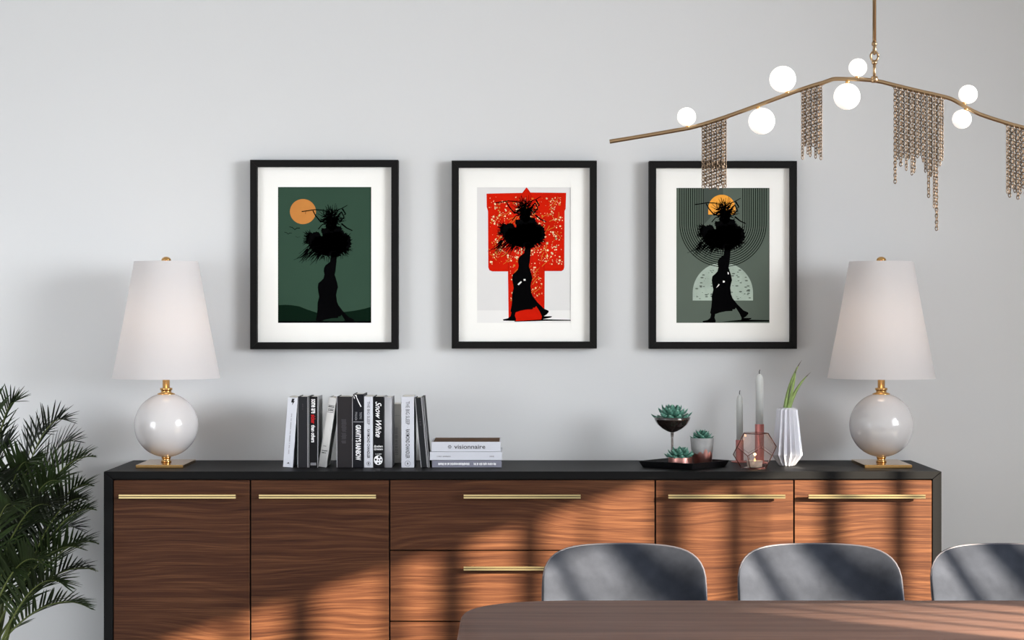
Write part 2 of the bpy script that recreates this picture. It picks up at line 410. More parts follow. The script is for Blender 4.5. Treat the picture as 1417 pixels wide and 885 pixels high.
# ------------------------------------------------------------------ pictures
FD = WALL-.052
def fpt(px, py, y): return ((px-CX)*FD/F, y, EYE-(py-CY)*FD/F)
def art_poly(mb, pts, y, mi, fan=False):
    mb.add([fpt(px, py, y) for px, py in pts], [tuple(range(len(pts)))], mi)
def clip_poly(pts, x0, y0, x1, y1):
    def cl(ps, inside, inter):
        out = []
        for i in range(len(ps)):
            a, b = ps[i-1], ps[i]
            if inside(b):
                if not inside(a): out.append(inter(a, b))
                out.append(b)
            elif inside(a): out.append(inter(a, b))
        return out
    def ix(X): return lambda a, b: (X, a[1]+(b[1]-a[1])*(X-a[0])/(b[0]-a[0]))
    def iy(Y): return lambda a, b: (a[0]+(b[0]-a[0])*(Y-a[1])/(b[1]-a[1]), Y)
    for ins, it in ((lambda p: p[0] >= x0, ix(x0)), (lambda p: p[0] <= x1, ix(x1)), (lambda p: p[1] >= y0, iy(y0)), (lambda p: p[1] <= y1, iy(y1))):
        pts = cl(pts, ins, it)
        if len(pts) < 3: return []
    return pts
def ell(cx, cy, rx, ry, n=40, a0=0, a1=2*PI): return [(cx+rx*math.cos(a0+(a1-a0)*i/n), cy+ry*math.sin(a0+(a1-a0)*i/n)) for i in range(n)]
def stroke(pts, w0, w1=None):
    w1 = w0 if w1 is None else w1; quads = []
    for i in range(len(pts)-1):
        (ax, ay), (bx, by) = pts[i], pts[i+1]; d = math.hypot(bx-ax, by-ay) or 1
        nx, ny = -(by-ay)/d, (bx-ax)/d; wa = w0+(w1-w0)*i/(len(pts)-1); wb = w0+(w1-w0)*(i+1)/(len(pts)-1)
        quads.append([(ax+nx*wa, ay+ny*wa), (bx+nx*wb, by+ny*wb), (bx-nx*wb, by-ny*wb), (ax-nx*wa, ay-ny*wa)])
    return quads
def walker(seed=3):
    """silhouette of a walking figure with a bundle of brushwood on the head; list of polygons in print units"""
    R = random.Random(seed); out = []
    body = [(322,380),(358,380),(357,440),(351,500),(346,522),(354,545),(363,575),(368,600),(361,625),(357,650),(362,690),(372,714),(400,750),(440,790),(470,803),(471,812),(457,828),(440,838),(492,838),(486,846),(440,856),(424,860),(428,838),(414,808),(392,774),(384,784),(372,784),(370,794),(330,796),(290,804),(262,814),(258,835),(266,858),(262,868),(186,866),(181,858),(214,851),(230,838),(236,815),(230,806),(237,770),(240,740),(240,700),(250,660),(244,630),(240,600),(244,575),(262,560),(276,545),(282,520),(277,500),(279,480),(288,462),(304,450),(316,440),(321,415)]
    out.append(body)
    for cx, cy, rx, ry in ((378, 318, 68, 72), (335, 335, 95, 72), (262, 340, 66, 60), (215, 296, 50, 44), (322, 200, 34, 46), (330, 255, 70, 42)):
        pts = []
        n = 110
        for i in range(n):
            a = 2*PI*i/n; k = 1+.22*noise.noise(Vector((cx*.1+2.2*math.cos(a), cy*.1+2.2*math.sin(a), 1.5)))+R.uniform(-.09, .14)*(1 if i % 2 else -.5); pts.append((cx+rx*k*math.cos(a), cy+ry*k*math.sin(a)))
        out.append(pts)
    def st(p, w0, w1=.8): out.extend(stroke(p, w0, w1))
    st([(134,124),(165,120),(215,112),(262,115),(290,124),(312,140)], 3.2, 3.2); st([(300,165),(345,120),(385,105),(422,84)], 4, 2); st([(390,106),(412,140),(400,146)], 5, 2)
    st([(385,200),(420,228),(455,244)], 5, 3); st([(298,80),(308,110),(318,150)], 2, 3); st([(205,118),(222,150),(250,182),(290,196)], 3.5, 4); st([(160,120),(158,140)], 1.5)
    st([(240,235),(262,208),(300,190)], 3, 3); st([(250,190),(285,175),(330,160)], 4, 4); st([(355,160),(385,125),(402,160),(380,185)], 4, 3)
    for i in range(170):      # twigs of the upper tangle
        a = R.uniform(0, 2*PI); r0 = R.uniform(5, 40); cx, cy = 322, 165
        p0 = (cx+r0*math.cos(a), cy+r0*.9*math.sin(a)); a2 = a+R.uniform(-.9, .9); l = R.uniform(20, 62)
        p1 = (p0[0]+l*.5*math.cos(a2), p0[1]+l*.5*math.sin(a2)); a3 = a2+R.uniform(-.7, .7); p2 = (p1[0]+l*.5*math.cos(a3), p1[1]+l*.5*math.sin(a3))
        st([p0, p1, p2], R.uniform(1.6, 3.6), 1.0)
    for i in range(260):     # straw sticking out of the round bundle
        a = R.uniform(-.25*PI, 1.35*PI); e = R.choice(((372, 325, 70, 70), (300, 345, 80, 70), (225, 300, 60, 50)))
        p0 = (e[0]+e[2]*.9*math.cos(a), e[1]+e[3]*.9*math.sin(a)); l = R.uniform(12, 40); a2 = a+R.uniform(-.6, .6)
        st([p0, (p0[0]+l*math.cos(a2), p0[1]+l*math.sin(a2))], 2.2, .7)
    for i in range(60):      # loose strands that droop to the lower left
        x, y = R.uniform(165, 300), R.uniform(330, 400); l = R.uniform(30, 95)
        a = math.radians(R.uniform(112, 145)); bx, by = x+l*.5*math.cos(a), y+l*.5*math.sin(a); a += R.uniform(-.25, .4)
        if by > 455: continue
        st([(x, y), (bx, by), (bx+l*.5*math.cos(a), by+l*.5*math.sin(a))], R.uniform(1.6, 4), .8)
    for i in range(22):
        y = R.uniform(265, 330); l = R.uniform(20, 45); st([(185, y), (185-l, y+R.uniform(-25, 12))], 2, .8)
    return out
WALK = walker()
def picture(name_l, x0, y0, x1, y1, art, U, label):
    """x0..y1 outer frame in photo pixels, art = print rectangle, U = origin of print units"""
    cx = ((x0+x1)/2-CX)*FD/F; cz = EYE-((y0+y1)/2-CY)*FD/F
    root = empty('picture_frame', label, 'picture', (cx, WALL, cz), 0, 'black framed prints over the sideboard')
    X0, _, Z1 = fpt(x0, y0, 0); X1, _, Z0 = fpt(x1, y1, 0); w_ = 9.6*FD/F; yb = WALL-.0005
    mb = MB(); g_ = .0002
    for q in ([(X0, Z1), (X1, Z1), (X1-w_, Z1-w_), (X0+w_, Z1-w_)][::-1], [(X0, Z0), (X0+w_, Z0+w_), (X1-w_, Z0+w_), (X1, Z0)][::-1],
              [(X0, Z0+g_), (X0, Z1-g_), (X0+w_, Z1-w_-g_), (X0+w_, Z0+w_+g_)][::-1], [(X1, Z0+g_), (X1-w_, Z0+w_+g_), (X1-w_, Z1-w_-g_), (X1, Z1-g_)][::-1]):
        mb.prism(q, FD, yb)
    bevel(child(mb, 'frame', 'frame_black', root), .0008)
    ym = WALL-.028
    # mat board with a window cut for the print
    ax0, ay0, ax1, ay1 = art; A0, _, AZ1 = fpt(ax0, ay0, 0); A1, _, AZ0 = fpt(ax1, ay1, 0)
    mb = MB(); B0, B1, BZ0, BZ1 = X0+w_+.0003, X1-w_-.0003, Z0+w_+.0003, Z1-w_-.0003; th = .0022
    mb.prism([(B0, AZ1), (B0, BZ1), (B1, BZ1), (B1, AZ1)], ym, ym+th); mb.prism([(B0, BZ0), (B0, AZ0), (B1, AZ0), (B1, BZ0)], ym, ym+th)
    mb.prism([(B0, AZ0), (B0, AZ1), (A0, AZ1), (A0, AZ0)], ym, ym+th); mb.prism([(A1, AZ0), (A1, AZ1), (B1, AZ1), (B1, AZ0)], ym, ym+th)
    child(mb, 'mat_board', 'mat_board', root)
    yp = ym+th+.0006; k = 136/617.0
    def u2p(p): return (U[0]+p[0]*k, U[1]+p[1]*k)
    mb = MB(); mb.box(A0-.004, A1+.004, yp, yp+.0015, AZ0-.004, AZ1+.004, 0)
    lay = [yp-.00003]
    def put(poly, mi, step=True, clip=True):
        pp = [u2p(p) for p in poly]
        if clip: pp = clip_poly(pp, ax0, ay0, ax1, ay1)
        if len(pp) < 3: return
        if step: lay[0] -= .00003
        mb.add([fpt(a, b, lay[0]) for a, b in pp], [tuple(range(len(pp)))], mi)
    return root, mb, put
# left: green night with orange sun
mat('print_green', (50, 72, 59), .9, spec=.03, var=.03, vscale=6); mat('print_dark_green', (9, 27, 17), .9, spec=.03, var=.04); mat('print_orange', (186, 124, 64), .9, spec=.03, var=.05, vscale=30)
mat('print_road', (28, 46, 35), .9, spec=.03, var=.04)
root, mb, put = picture('p', 346, 221, 551, 483, (383.6, 258, 513, 446.5), (380, 255), 'framed green print of a walking figure under an orange sun, left of three pictures')
put([(14,758),(60,755),(100,757),(150,765),(200,785),(270,808),(330,815),(420,802),(500,792),(560,780),(610,766),(610,880),(14,880)], 1)
put([(300,830),(330,812),(430,806),(450,830),(430,858),(300,858)], 4)
put(ell(173, 168, 82, 79), 2)
put([(14,0),(19,0),(19,880),(14,880)], 3); put([(599,0),(610,0),(610,880),(599,880)], 3, False); put([(14,858),(610,858),(610,880),(14,880)], 3, False)
lay_first = True
for q in WALK: put([(x+28+ (y-400)*-.01, y+44) for x, y in q], 3, lay_first); lay_first = False
for bx, by, s_ in ((122, 276, 1.0), (80, 306, .7), (140, 330, .45)):
    for q in stroke([(bx-34*s_, by-12*s_), (bx-16*s_, by-8*s_), (bx, by+6*s_), (bx+12*s_, by-4*s_), (bx+32*s_, by-4*s_)], 1.2*s_+.6, 2.2*s_): put(q, 3 if s_ > .5 else 4, False)
child(mb, 'print', ['print_green', 'print_dark_green', 'print_orange', 'print_black', 'print_road'], root)
# middle: red robe
mat('print_pale', (214, 213, 212), .9, spec=.03, var=.01); mat('print_floor', (226, 225, 223), .9, spec=.03, var=.01)
mat('print_red', (192, 26, 8), .9, spec=.03, var=.12, vscale=14); mat('print_cream', (226, 206, 160), .9, spec=.03, var=.1, vscale=60); mat('print_ochre', (186, 124, 46), .9, spec=.03, var=.15, vscale=60)
mat('print_red_fold', (150, 18, 6), .9, spec=.03, var=.1)
root, mb, put = picture('p', 625, 222, 826, 482, (660, 258.5, 790, 446.5), (657, 255), 'framed print of a red patterned robe behind a black figure, middle of three pictures')
put([(0,790),(620,790),(620,890),(0,890)], 5)
put([(298,50),(315,28),(325,15),(336,28),(350,48),(575,50),(572,150),(565,165),(563,520),(558,535),(545,543),(440,543),(438,820),(430,845),(400,855),(250,858),(212,840),(208,545),(110,545),(92,538),(84,520),(82,165),(74,140),(73,55)], 1)
first = True
for x_ in (210, 436):
    for q in stroke([(x_, 200), (x_, 545)], 1.5): put(q, 4, first); first = False
for q in stroke([(318,30),(296,60),(270,120)], 1.5)+stroke([(334,30),(352,62),(380,120)], 1.5)+stroke([(358,390),(362,640),(370,700)], 1.2)+stroke([(400,400),(395,700)], 1.2): put(q, 4, False)
R = random.Random(12); first = True
def on_robe(x, y): return ((90 < x < 556 and 70 < y < 500) or (216 < x < 430 and 380 < y < 740))
for i in range(60):          # blossoming branches
    x, y = R.uniform(95, 550), R.uniform(90, 480)
    if i > 44: x, y = R.uniform(225, 425), R.uniform(480, 720)
    a = math.radians(R.choice((-58, -45, -30, -120, 130))+R.uniform(-12, 12)); pts = [(x, y)]
    for k in range(3): x += 20*math.cos(a); y += 20*math.sin(a); a += R.uniform(-.4, .4); pts.append((x, y))
    if on_robe(*pts[0]) and on_robe(*pts[-1]):
        for q in stroke(pts, 1.8, 1): put(q, 6, first); first = False
first = True; n = 0
while n < 760:
    x, y = R.gauss(R.choice((150, 320, 490)), 48), R.uniform(64, 500)
    if n % 4 == 0: x, y = R.uniform(222, 428), R.uniform(400, 740)
    if not on_robe(x, y) or noise.noise(Vector((x*.02, y*.02, 3))) < -.12: continue
    s_ = R.choice((2.2, 3, 4, 6.5))*R.uniform(.7, 1.2); put([(x+s_*R.uniform(.6, 1.2)*math.cos(a), y+s_*R.uniform(.6, 1.2)*math.sin(a)) for a in (0, 1.2, 2.5, 3.8, 5)], 2 if R.random() < .75 else 6, first); first = False; n += 1
first = True
for q in WALK: put([(x-6, y-11) for x, y in q], 3, first); first = False
put([(250,858),(440,846),(603,850),(603,856),(440,856),(250,862)], 3, False)
for q in ([(268,626),(290,606),(296,612),(276,632)], [(305,594),(318,592),(320,602),(308,604)]): put(q, 5, True)
child(mb, 'print', ['print_pale', 'print_red', 'print_cream', 'print_black', 'print_red_fold', 'print_floor', 'print_ochre'], root)
# right: grey green with nested arches
mat('print_sage', (88, 98, 89), .9, spec=.03, var=.04, vscale=5); mat('print_sun', (232, 160, 64), .9, spec=.03, var=.10, vscale=40); mat('print_moon', (160, 174, 162), .9, spec=.03, var=.12, vscale=22)
mat('print_sage_dark', (72, 80, 74), .9, spec=.03, var=.04)
root, mb, put = picture('p', 898.5, 222.5, 1103, 482.5, (936.7, 259.3, 1066, 446.5), (933, 255), 'framed sage print with nested arch lines and a pale moon, right of three pictures')
put([(190,0),(311,0),(311,118),(190,250)], 5)
put([(120,728),(120,680)]+[(310+190*math.cos(PI+PI*i/40), 680+190*math.sin(PI+PI*i/40)) for i in range(41)]+[(500,728)], 3)
R = random.Random(4); first = True
for i in range(110):
    x, y = R.uniform(130, 490), R.uniform(500, 720)
    if (x-310)**2+(min(y, 680)-680)**2 > 180**2: continue
    s_ = R.uniform(1, 6); put([(x+s_*2*math.cos(a), y+s_*.8*math.sin(a)) for a in (0, 1, 2, 3.1, 4, 5)], 0, first); first = False
first = True
for j in range(12):
    r = 272-13.4*j; c = (311, 243); pts = [(c[0]-r, 0)]+[(c[0]-r*math.cos(PI*i/48), c[1]+r*math.sin(PI*i/48)) for i in range(49)]+[(c[0]+r, 0)]
    for q in stroke(pts, 2.4): put(q, 1, first); first = False
put([(218,187),(218,148)]+[(304+86*math.cos(PI+PI*i/30), 148+86*math.sin(PI+PI*i/30)) for i in range(31)]+[(390,187)], 2)
first = True
for q in WALK: put(q, 1, first); first = False
put([(300,862),(440,848),(603,852),(603,860),(440,862)], 1, False)
for q in ([(268,648),(284,624),(290,628),(278,642)], [(310,603),(322,604),(321,614),(311,616)], [(340,548),(348,553),(346,566),(341,560)]): put(q, 4, True)
child(mb, 'print', ['print_sage', 'print_black', 'print_sun', 'print_moon', 'mat_board', 'print_sage_dark'], root)

# ------------------------------------------------------------------ table lamps
def lamp(px, label):
    D = 7.03; X = (px-CX)*D/F; t = empty('table_lamp', label, 'lamp', (X, D, TZ), 0, 'white globe lamps on the sideboard')
    s = D/F
    MB().box(-.081, .081, -.135, .135, .0004, .0118, bev=.001).build('base', 'gold', t)
    # neck below the ball
    MB().lathe([(.018, .0120), (.018, .016), (.0145, .019), (.0145, .024), (.0165, .027), (.0165, .031), (0, .031)], seg=28).build('foot_collar', 'gold', t)
    r = .1105; zc = .030+r
    MB().lathe([(max(0, r*math.sin(PI*i/40)), zc-r*math.cos(PI*i/40)*1.005) for i in range(41)], seg=64).build('ball', 'porcelain', t)
    zt = zc+r
    MB().lathe([(.032, zt-.006), (.030, zt-.001), (.018, zt+.003), (.018, zt+.010), (.0215, zt+.011), (.0215, zt+.018), (.0125, zt+.019), (.0125, zt+.062), (.008, zt+.064), (.008, zt+.11), (0, zt+.11)], seg=28).build('stem', 'gold', t)
    zs0 = zt+.052; zs1 = TOP_SH = zs0+.405
    sh = MB(); N = 72; prof = [(.186, zs0), (.146, (zs0+zs1)/2), (.110, zs1)]
    prof2 = [(a-.0015, z) for a, z in prof[::-1]]
    pr = [prof[0]]+prof[1:]+prof2+[prof[0]]
    V = []; Fs = []
    for a, z in pr[:-1]:
        for i in range(N): V.append((a*math.cos(2*PI*i/N), a*math.sin(2*PI*i/N), z))
    m_ = len(pr)-1
    for k in range(m_):
        for i in range(N): j = (i+1) % N; kk = (k+1) % m_; Fs.append((k*N+i, k*N+j, kk*N+j, kk*N+i))
    sh.add(V, Fs, 0, True); so = sh.build('lamp_shade', 'lamp_fabric', t); autosmooth(so, 50)
    b = MB().lathe([(.028*math.sin(PI*i/14), zt+.17-.032*math.cos(PI*i/14)) for i in range(15)], seg=20); b.build('bulb', 'bulb_glow', t)
    h = MB()
    for sg in (-1, 1): h.tube([(sg*.006, 0, zt+.108), (sg*.055, 0, zt+.13), (sg*.06, 0, zt+.24), (sg*.02, 0, zs1-.012), (0, 0, zs1-.006)], .0018, 8)
    for k in range(3): a = 2*PI*k/3+.5; h.tube([(0, 0, zs1-.006), (.107*math.cos(a), .107*math.sin(a), zs1-.006)], .0014, 6)
    h.build('harp', 'gold', t)
    MB().lathe([(.005, zs1-.005), (.005, zs1+.002), (.0165, zs1+.003), (.017, zs1+.006), (.014, zs1+.012), (.007, zs1+.016), (0, zs1+.017)], seg=24).build('finial', 'gold', t)
    ld = bpy.data.lights.new('lamp_bulb_light', 'POINT'); ld.energy = .5; ld.color = (1.0, .80, .64); ld.shadow_soft_size = .05
    lo = bpy.data.objects.new('lamp_bulb_light', ld); COL.objects.link(lo); lo.parent = t; lo.location = (0, 0, zt+.235)
    return t
lamp(230, 'white ball table lamp with a tapered white shade beside the palm, left of the books')
lamp(1219.5, 'white ball table lamp with a tapered white shade on the right end of the sideboard')

# ------------------------------------------------------------------ books
BD = 6.93; bs = BD/F
def bx(px): return (px-CX)*bs
for nm, c in (('book_white', (198, 200, 208)), ('book_charcoal', (30, 30, 34)), ('book_black', (8, 8, 11)), ('book_stone', (190, 189, 188)), ('book_brown_grey', (36, 33, 35)),
              ('book_silver', (166, 166, 170)), ('book_cream', (206, 205, 202)), ('book_dark_blue', (12, 13, 20)), ('book_slate', (26, 28, 31)), ('book_lilac', (122, 122, 136)),
              ('ink_black', (22, 22, 26)), ('ink_white', (236, 236, 238)), ('ink_red', (190, 22, 24)), ('ink_grey', (150, 150, 156)), ('ink_faint', (62, 60, 64)), ('book_grey_side', (150, 152, 154))):
    mat(nm, c, .6, var=.03, spec=.2)
mat('pages', (222, 219, 212), .9, bump=.3, bscale=300, var=.05, vscale=120)
mat('cover_art', (84, 56, 28), .7, var=.4, vscale=12, spec=.1)
def book(px0, px1, h, cover, label, lean=0.0, depth=.165, yoff=0, hard=True, deco=None, shift_px=0, edge=None, round_spine=False, zlift=0, side=None):
    W = (px1-px0)*bs; th = .0022 if hard else .0008
    zl = W*math.sin(lean) if lean > 0 else 0
    global Y_
    Y_ = -.0017 if round_spine else -.0007
    t = empty('book', label, 'book', (bx(px0), BD+yoff, TZ+.0004+zl+zlift), 0, 'books standing on the sideboard')
    t.rotation_euler = (0, lean, 0)
    mb = MB(); mi_edge = 1 if edge else 0
    mb.box(0, th, .0018, depth, 0, h, 0); mb.box(W-th, W, .0018, depth, 0, h, 2 if side else 0)
    if round_spine:
        n = 10; pts = [(W/2-W/2*math.cos(PI*i/n), .0018-.003*math.sin(PI*i/n)) for i in range(n+1)]
        V = [(x, y, 0) for x, y in pts]+[(x, y, h) for x, y in pts]+[(x, .004, 0) for x, y in pts]+[(x, .004, h) for x, y in pts]; m_ = n+1
        mb.add(V, [(i, i+1, m_+i+1, m_+i) for i in range(n)]+[(m_+i, m_+i+1, 3*m_+i+1, 3*m_+i) for i in range(n)]+[(i+1, i, 2*m_+i, 2*m_+i+1) for i in range(n)], 0, True)
    else:
        mb.box(0, W, 0, .0018, 0, h, 0, bev=.0005)
    if edge:
        for a, b in ((0, .0016), (W-.0016, W)): mb.box(a, b, -.0004, 0, 0, h, 1)
    cv = mb.build('cover', [cover, edge or cover, side or cover], t)
    MB().box(th+.0001, W-th-.0001, .003, depth-.003, .003 if hard else .0005, h-.003 if hard else h-.0005).build('pages', 'pages', t)
    if deco:
        d = Deco(); mats = deco(d, W, h)
        for nm, m_ in d.parts: m_.build(nm, mats, cv)
    return t
Y_ = -.0007
H0 = 98*bs
def disc(mb, cx, cz, r, mi, y=-.0007, rz=None, n=20):
    if isinstance(mb, Deco): mb = mb.new('emblem') if mb.parts[-1][0] != 'emblem' else mb.parts[-1][1]
    mb.add([(cx+r*math.cos(2*PI*i/n), y, cz+(rz or r)*math.sin(2*PI*i/n)) for i in range(n)], [tuple(range(n))], mi)
def greek_down(d, xc, wid, ztop, length, mi, seed=1):
    g = d.new('spine_title'); R_ = random.Random(seed); z = ztop
    while z > ztop-length:
        l = R_.uniform(.0012, .0026); g.box(xc-wid/2*R_.uniform(.6, 1), xc+wid/2*R_.uniform(.6, 1), Y_, Y_+.0002, z-l, z, mi); z -= l+(.004 if R_.random() < .18 else .0009)
def greek_flat(d, x0, wid, zc, hgt, mi, seed=1):
    g = d.new('spine_title'); R_ = random.Random(seed); x = x0
    while x < x0+wid:
        l = R_.uniform(.0010, .0024)*min(1, hgt/.003); g.box(x, min(x+l, x0+wid), Y_, Y_+.0002, zc-hgt/2*R_.uniform(.6, 1), zc+hgt/2*R_.uniform(.6, 1), mi); x += l+(.0028 if R_.random() < .15 else .0007)
def ringm(mb, cx, cz, r, w_, mi, n=24):
    if isinstance(mb, Deco): mb = mb.new('emblem')
    V = [(cx+q*math.cos(2*PI*i/n), Y_, cz+q*math.sin(2*PI*i/n)) for i in range(n) for q in (r-w_, r)]
    mb.add(V, [(2*i, 2*i+1, (2*i+3) % (2*n), (2*i+2) % (2*n)) for i in range(n)], mi)
def poly(mb, pts, mi, y=-.0007):
    if isinstance(mb, Deco): mb = mb.new('emblem') if not mb.parts or mb.parts[-1][0] != 'emblem' else mb.parts[-1][1]
    mb.add([(x, y, z) for x, z in pts], [tuple(range(len(pts)))], mi)
def d1(d, W, h):
    c = W*.55; poly(d, [(c-.004, h-.004), (c+.005, h-.004), (c+.002, h-.012), (c+.006, h-.012), (c-.003, h-.027), (c-.0005, h-.017), (c-.006, h-.017)], 0)
    greek_down(d, W*.5, .0045, h*.77, h*.58, 1); poly(d, [(W*.35, .012), (W*.55, .018), (W*.65, .010), (W*.55, .013)], 0)
    return ['ink_black', 'ink_grey']
def d2(d, W, h): greek_down(d, W*.5, .003, h*.9, h*.08, 0); return ['ink_faint']
def d3(d, W, h):
    text_down(d, 'some are', W*.5, W*.42, h*.965, h*.20, Y_, 0, bold=.02); text_down(d, 'sicker', W*.5, W*.46, h*.745, h*.125, Y_, 1, bold=.02); text_down(d, 'than others', W*.5, W*.42, h*.60, h*.245, Y_, 0, bold=.02)
    for k in range(2): d.box(W*.2, W*.8, Y_, Y_+.0002, .008+k*.005, .011+k*.005, 2)
    return ['ink_white', 'ink_red', 'ink_grey']
def d4(d, W, h):
    for z in (.885, .86, .835, .81, .785): d.box(W*.1, W*.92, Y_, Y_+.0002, h*z, h*z+.0014, 0)
    greek_flat(d, W*.15, W*.7, h*.872, .003, 1); greek_flat(d, W*.2, W*.6, h*.823, .003, 1, 2)
    greek_flat(d, W*.25, W*.4, h*.30, .0025, 0, 3); greek_flat(d, W*.15, W*.7, h*.235, .0038, 1, 4); greek_flat(d, W*.2, W*.55, h*.205, .0038, 1, 5)
    return ['ink_faint', 'ink_black']
def d5(d, W, h):
    greek_down(d, W*.45, W*.34, h*.68, h*.34, 0, 6); return ['ink_faint']
def d6(d, W, h):
    poly(d, [(.002, h-.004), (.005, h-.010), (.0065, h-.017), (.0025, h-.012)], 0); poly(d, [(.004, h-.002), (.0115, h-.003), (.0135, h-.009), (.0085, h-.006)], 0)
    poly(d, [(.009, h-.006), (.0115, h-.008), (.0285, h-.042), (.026, h-.044), (.0175, h-.028)], 0)
    text_down(d, 'THOMAS', W*.72, W*.22, h*.755, h*.095, Y_, 2); text_down(d, 'PYNCHON', W*.28, W*.22, h*.755, h*.11, Y_, 2)
    d.box(0.0006, W-.0006, Y_, Y_+.0002, h*.618, h*.626, 1)
    text_down(d, "GRAVITY'S RAINBOW", W*.5, W*.52, h*.58, h*.48, Y_, 0, bold=.03)
    return ['ink_white', 'ink_grey', 'ink_grey']
def d7(d, W, h):
    text_down(d, 'THE BIG SLEEP  \u00b7', W*.5, W*.30, h*.935, h*.37, Y_, 1); text_down(d, 'RAYMOND CHANDLER', W*.5, W*.32, h*.54, h*.41, Y_, 0, bold=.015)
    r = W*.20; ringm(d, W*.5, .0135, r*1.12, .0009, 0)
    poly(d, [(W*.5-.0012, .0175), (W*.5+.0012, .0175), (W*.5+.002, .0115), (W*.5, .0095), (W*.5-.002, .0115)], 0)
    return ['ink_black', 'ink_faint']
def d8(d, W, h):
    text_down(d, 'Snow', W*.5, W*.58, h*.93, h*.24, Y_, 0, shear=.45, bold=.012); text_down(d, 'White', W*.5, W*.56, h*.665, h*.24, Y_, 0, shear=.45, bold=.012)
    for k, (s_, z) in enumerate((('Brothers', .30), ('Grimm', .26))): text_flat(d, s_, W*.08, W*.84, h*z, .0075, Y_, 0, shear=.3, bold=.02)
    greek_flat(d, W*.2, W*.6, h*.19, .003, 0, 7)
    disc(d, W*.48, h*.105, W*.42, 0, rz=W*.46)
    for a, b, r in ((.56, .148, .11), (.24, .112, .10), (.50, .105, .07), (.74, .108, .08), (.46, .060, .09), (.68, .072, .04)): disc(d, W*a, h*b, W*r, 1, Y_-.0003)
    return ['ink_white', 'ink_black']
def d9(d, W, h): return ['ink_grey']
def d10(d, W, h):
    d.box(W*.15, W*.85, Y_, Y_+.0002, h*.80, h*.806, 0); greek_down(d, W*.5, W*.4, h*.6, h*.46, 0, 8); return ['book_silver']
def d12(d, W, h): greek_down(d, W*.5, W*.3, h*.7, h*.1, 0, 9); return ['ink_faint']
L_ = math.atan
book(391.5, 405, H0*.985, 'book_white', 'white book with a black lightning mark leaning at the left end of the row', L_(7/97), deco=d1, hard=False)
book(411.8, 426, H0, 'book_charcoal', 'plain dark charcoal book next to the leaning lightning-mark book', 0, deco=d2, edge='book_silver')
book(427, 440, H0*1.0, 'book_black', 'black book with white and red lowercase lettering on the spine', 0, deco=d3, edge='book_silver', side='book_grey_side', hard=True)
book(440.3, 451, H0*.99, 'book_stone', 'light stone grey book with ruled bands leaning steeply to the right', L_(15.2/97), deco=d4, round_spine=True)
book(466, 488, H0*1.0, 'book_brown_grey', 'thickest dark grey book with faint embossed lettering', 0, deco=d5, edge='book_silver')
book(488.6, 503.2, H0*1.035, 'book_dark_blue', 'tall black book with bold white block capitals and a slanting white streak', 0, deco=d6)
book(503.8, 516, H0*1.0, 'book_white', 'white book with black capitals beside the black script-lettered book', 0, deco=d7, hard=False)
book(516.5, 531, H0*1.0, 'book_black', 'black book with white script lettering and a white round emblem', 0, deco=d8, side='book_silver', hard=True)
book(531.8, 542, H0*.99, 'book_silver', 'silver grey book with a rounded blank spine', 0, round_spine=True)
book(537.2, 550, .2085, 'book_cream', 'short pale book pushed back towards the wall', 0, deco=d10, yoff=.21, depth=.13, hard=False)
book(555.5, 572.8, H0*1.0, 'book_white', 'wider white book with black capitals right of the short pale book', 0, deco=d7, hard=False)
book(582.6, 591.6, H0*.985, 'book_slate', 'black book leaning left against the upright white one', -L_(8.5/97), deco=d12, edge='book_silver')
book(592.1, 594.6, H0*1.0, 'book_slate', 'thinnest dark book leaning left at the right end of the row', -L_(8.5/97), edge='book_silver', depth=.15)
def flat_book(px0, px1, z0, z1, cover, label, yoff, deco, topmat=None, frame=False):
    global Y_
    Y_ = -.0007
    X0, X1 = bx(px0), bx(px1); t = empty('book', label, 'book', ((X0+X1)/2, BD+yoff, TZ+z0), 0, 'books lying in a flat stack')
    W = X1-X0; h = z1-z0-.0004; dp = .235; th = .0022
    mb = MB(); mb.box(-W/2, W/2, .002, dp, 0.0002, th, 0); mb.box(-W/2, W/2, .002, dp, h-th, h, 0); mb.box(-W/2, W/2, 0, .002, 0.0002, h, 0, bev=.0005)
    if topmat: mb.box(-W/2+.006, W/2-.004, .008, dp-.004, h, h+.0003, 1)
    cv = mb.build('cover', [cover, topmat or cover], t)
    MB().box(-W/2+.003, W/2-.003, .0022, dp-.003, th+.0003, h-th-.0001).build('pages', 'pages', t)
    d = Deco(); ms = deco(d, W, h)
    for nm, m_ in d.parts: m_.build(nm, ms, cv)
zz = lambda py: (647.2-py)*bs
def f1(d, W, h): greek_flat(d, -W*.41, W*.45, h*.5, h*.36, 0, 10); greek_flat(d, W*.10, W*.32, h*.5, h*.36, 0, 11); return ['ink_white']
def f2(d, W, h): greek_flat(d, -W*.40, W*.19, h*.45, h*.18, 0, 12); greek_flat(d, W*.33, W*.06, h*.45, h*.22, 0, 13); return ['ink_grey']
def f3(d, W, h):
    text_flat(d, 'visionnaire', -W*.17, W*.45, h*.50, h*.42, Y_, 0, bold=.01)
    for a in range(6): an = a*PI/3; poly(d, [(-W*.235+.001*math.cos(an), h*.5+.001*math.sin(an)), (-W*.235+.0065*math.cos(an-.3), h*.5+.0065*math.sin(an-.3)), (-W*.235+.0065*math.cos(an+.3), h*.5+.0065*math.sin(an+.3))], 0)
    return ['ink_faint']
flat_book(597.8, 694, .0004, zz(636.9), 'book_lilac', 'grey lilac book at the bottom of the flat stack', 0, f1)
flat_book(594.8, 694.6, zz(636.8), zz(625.2), 'book_white', 'widest white book in the middle of the flat stack', -.002, f2)
flat_book(597, 692.6, zz(625.1), zz(611.4), 'book_white', 'white book with a brown cover picture on top of the flat stack', -.002, f3, 'cover_art')

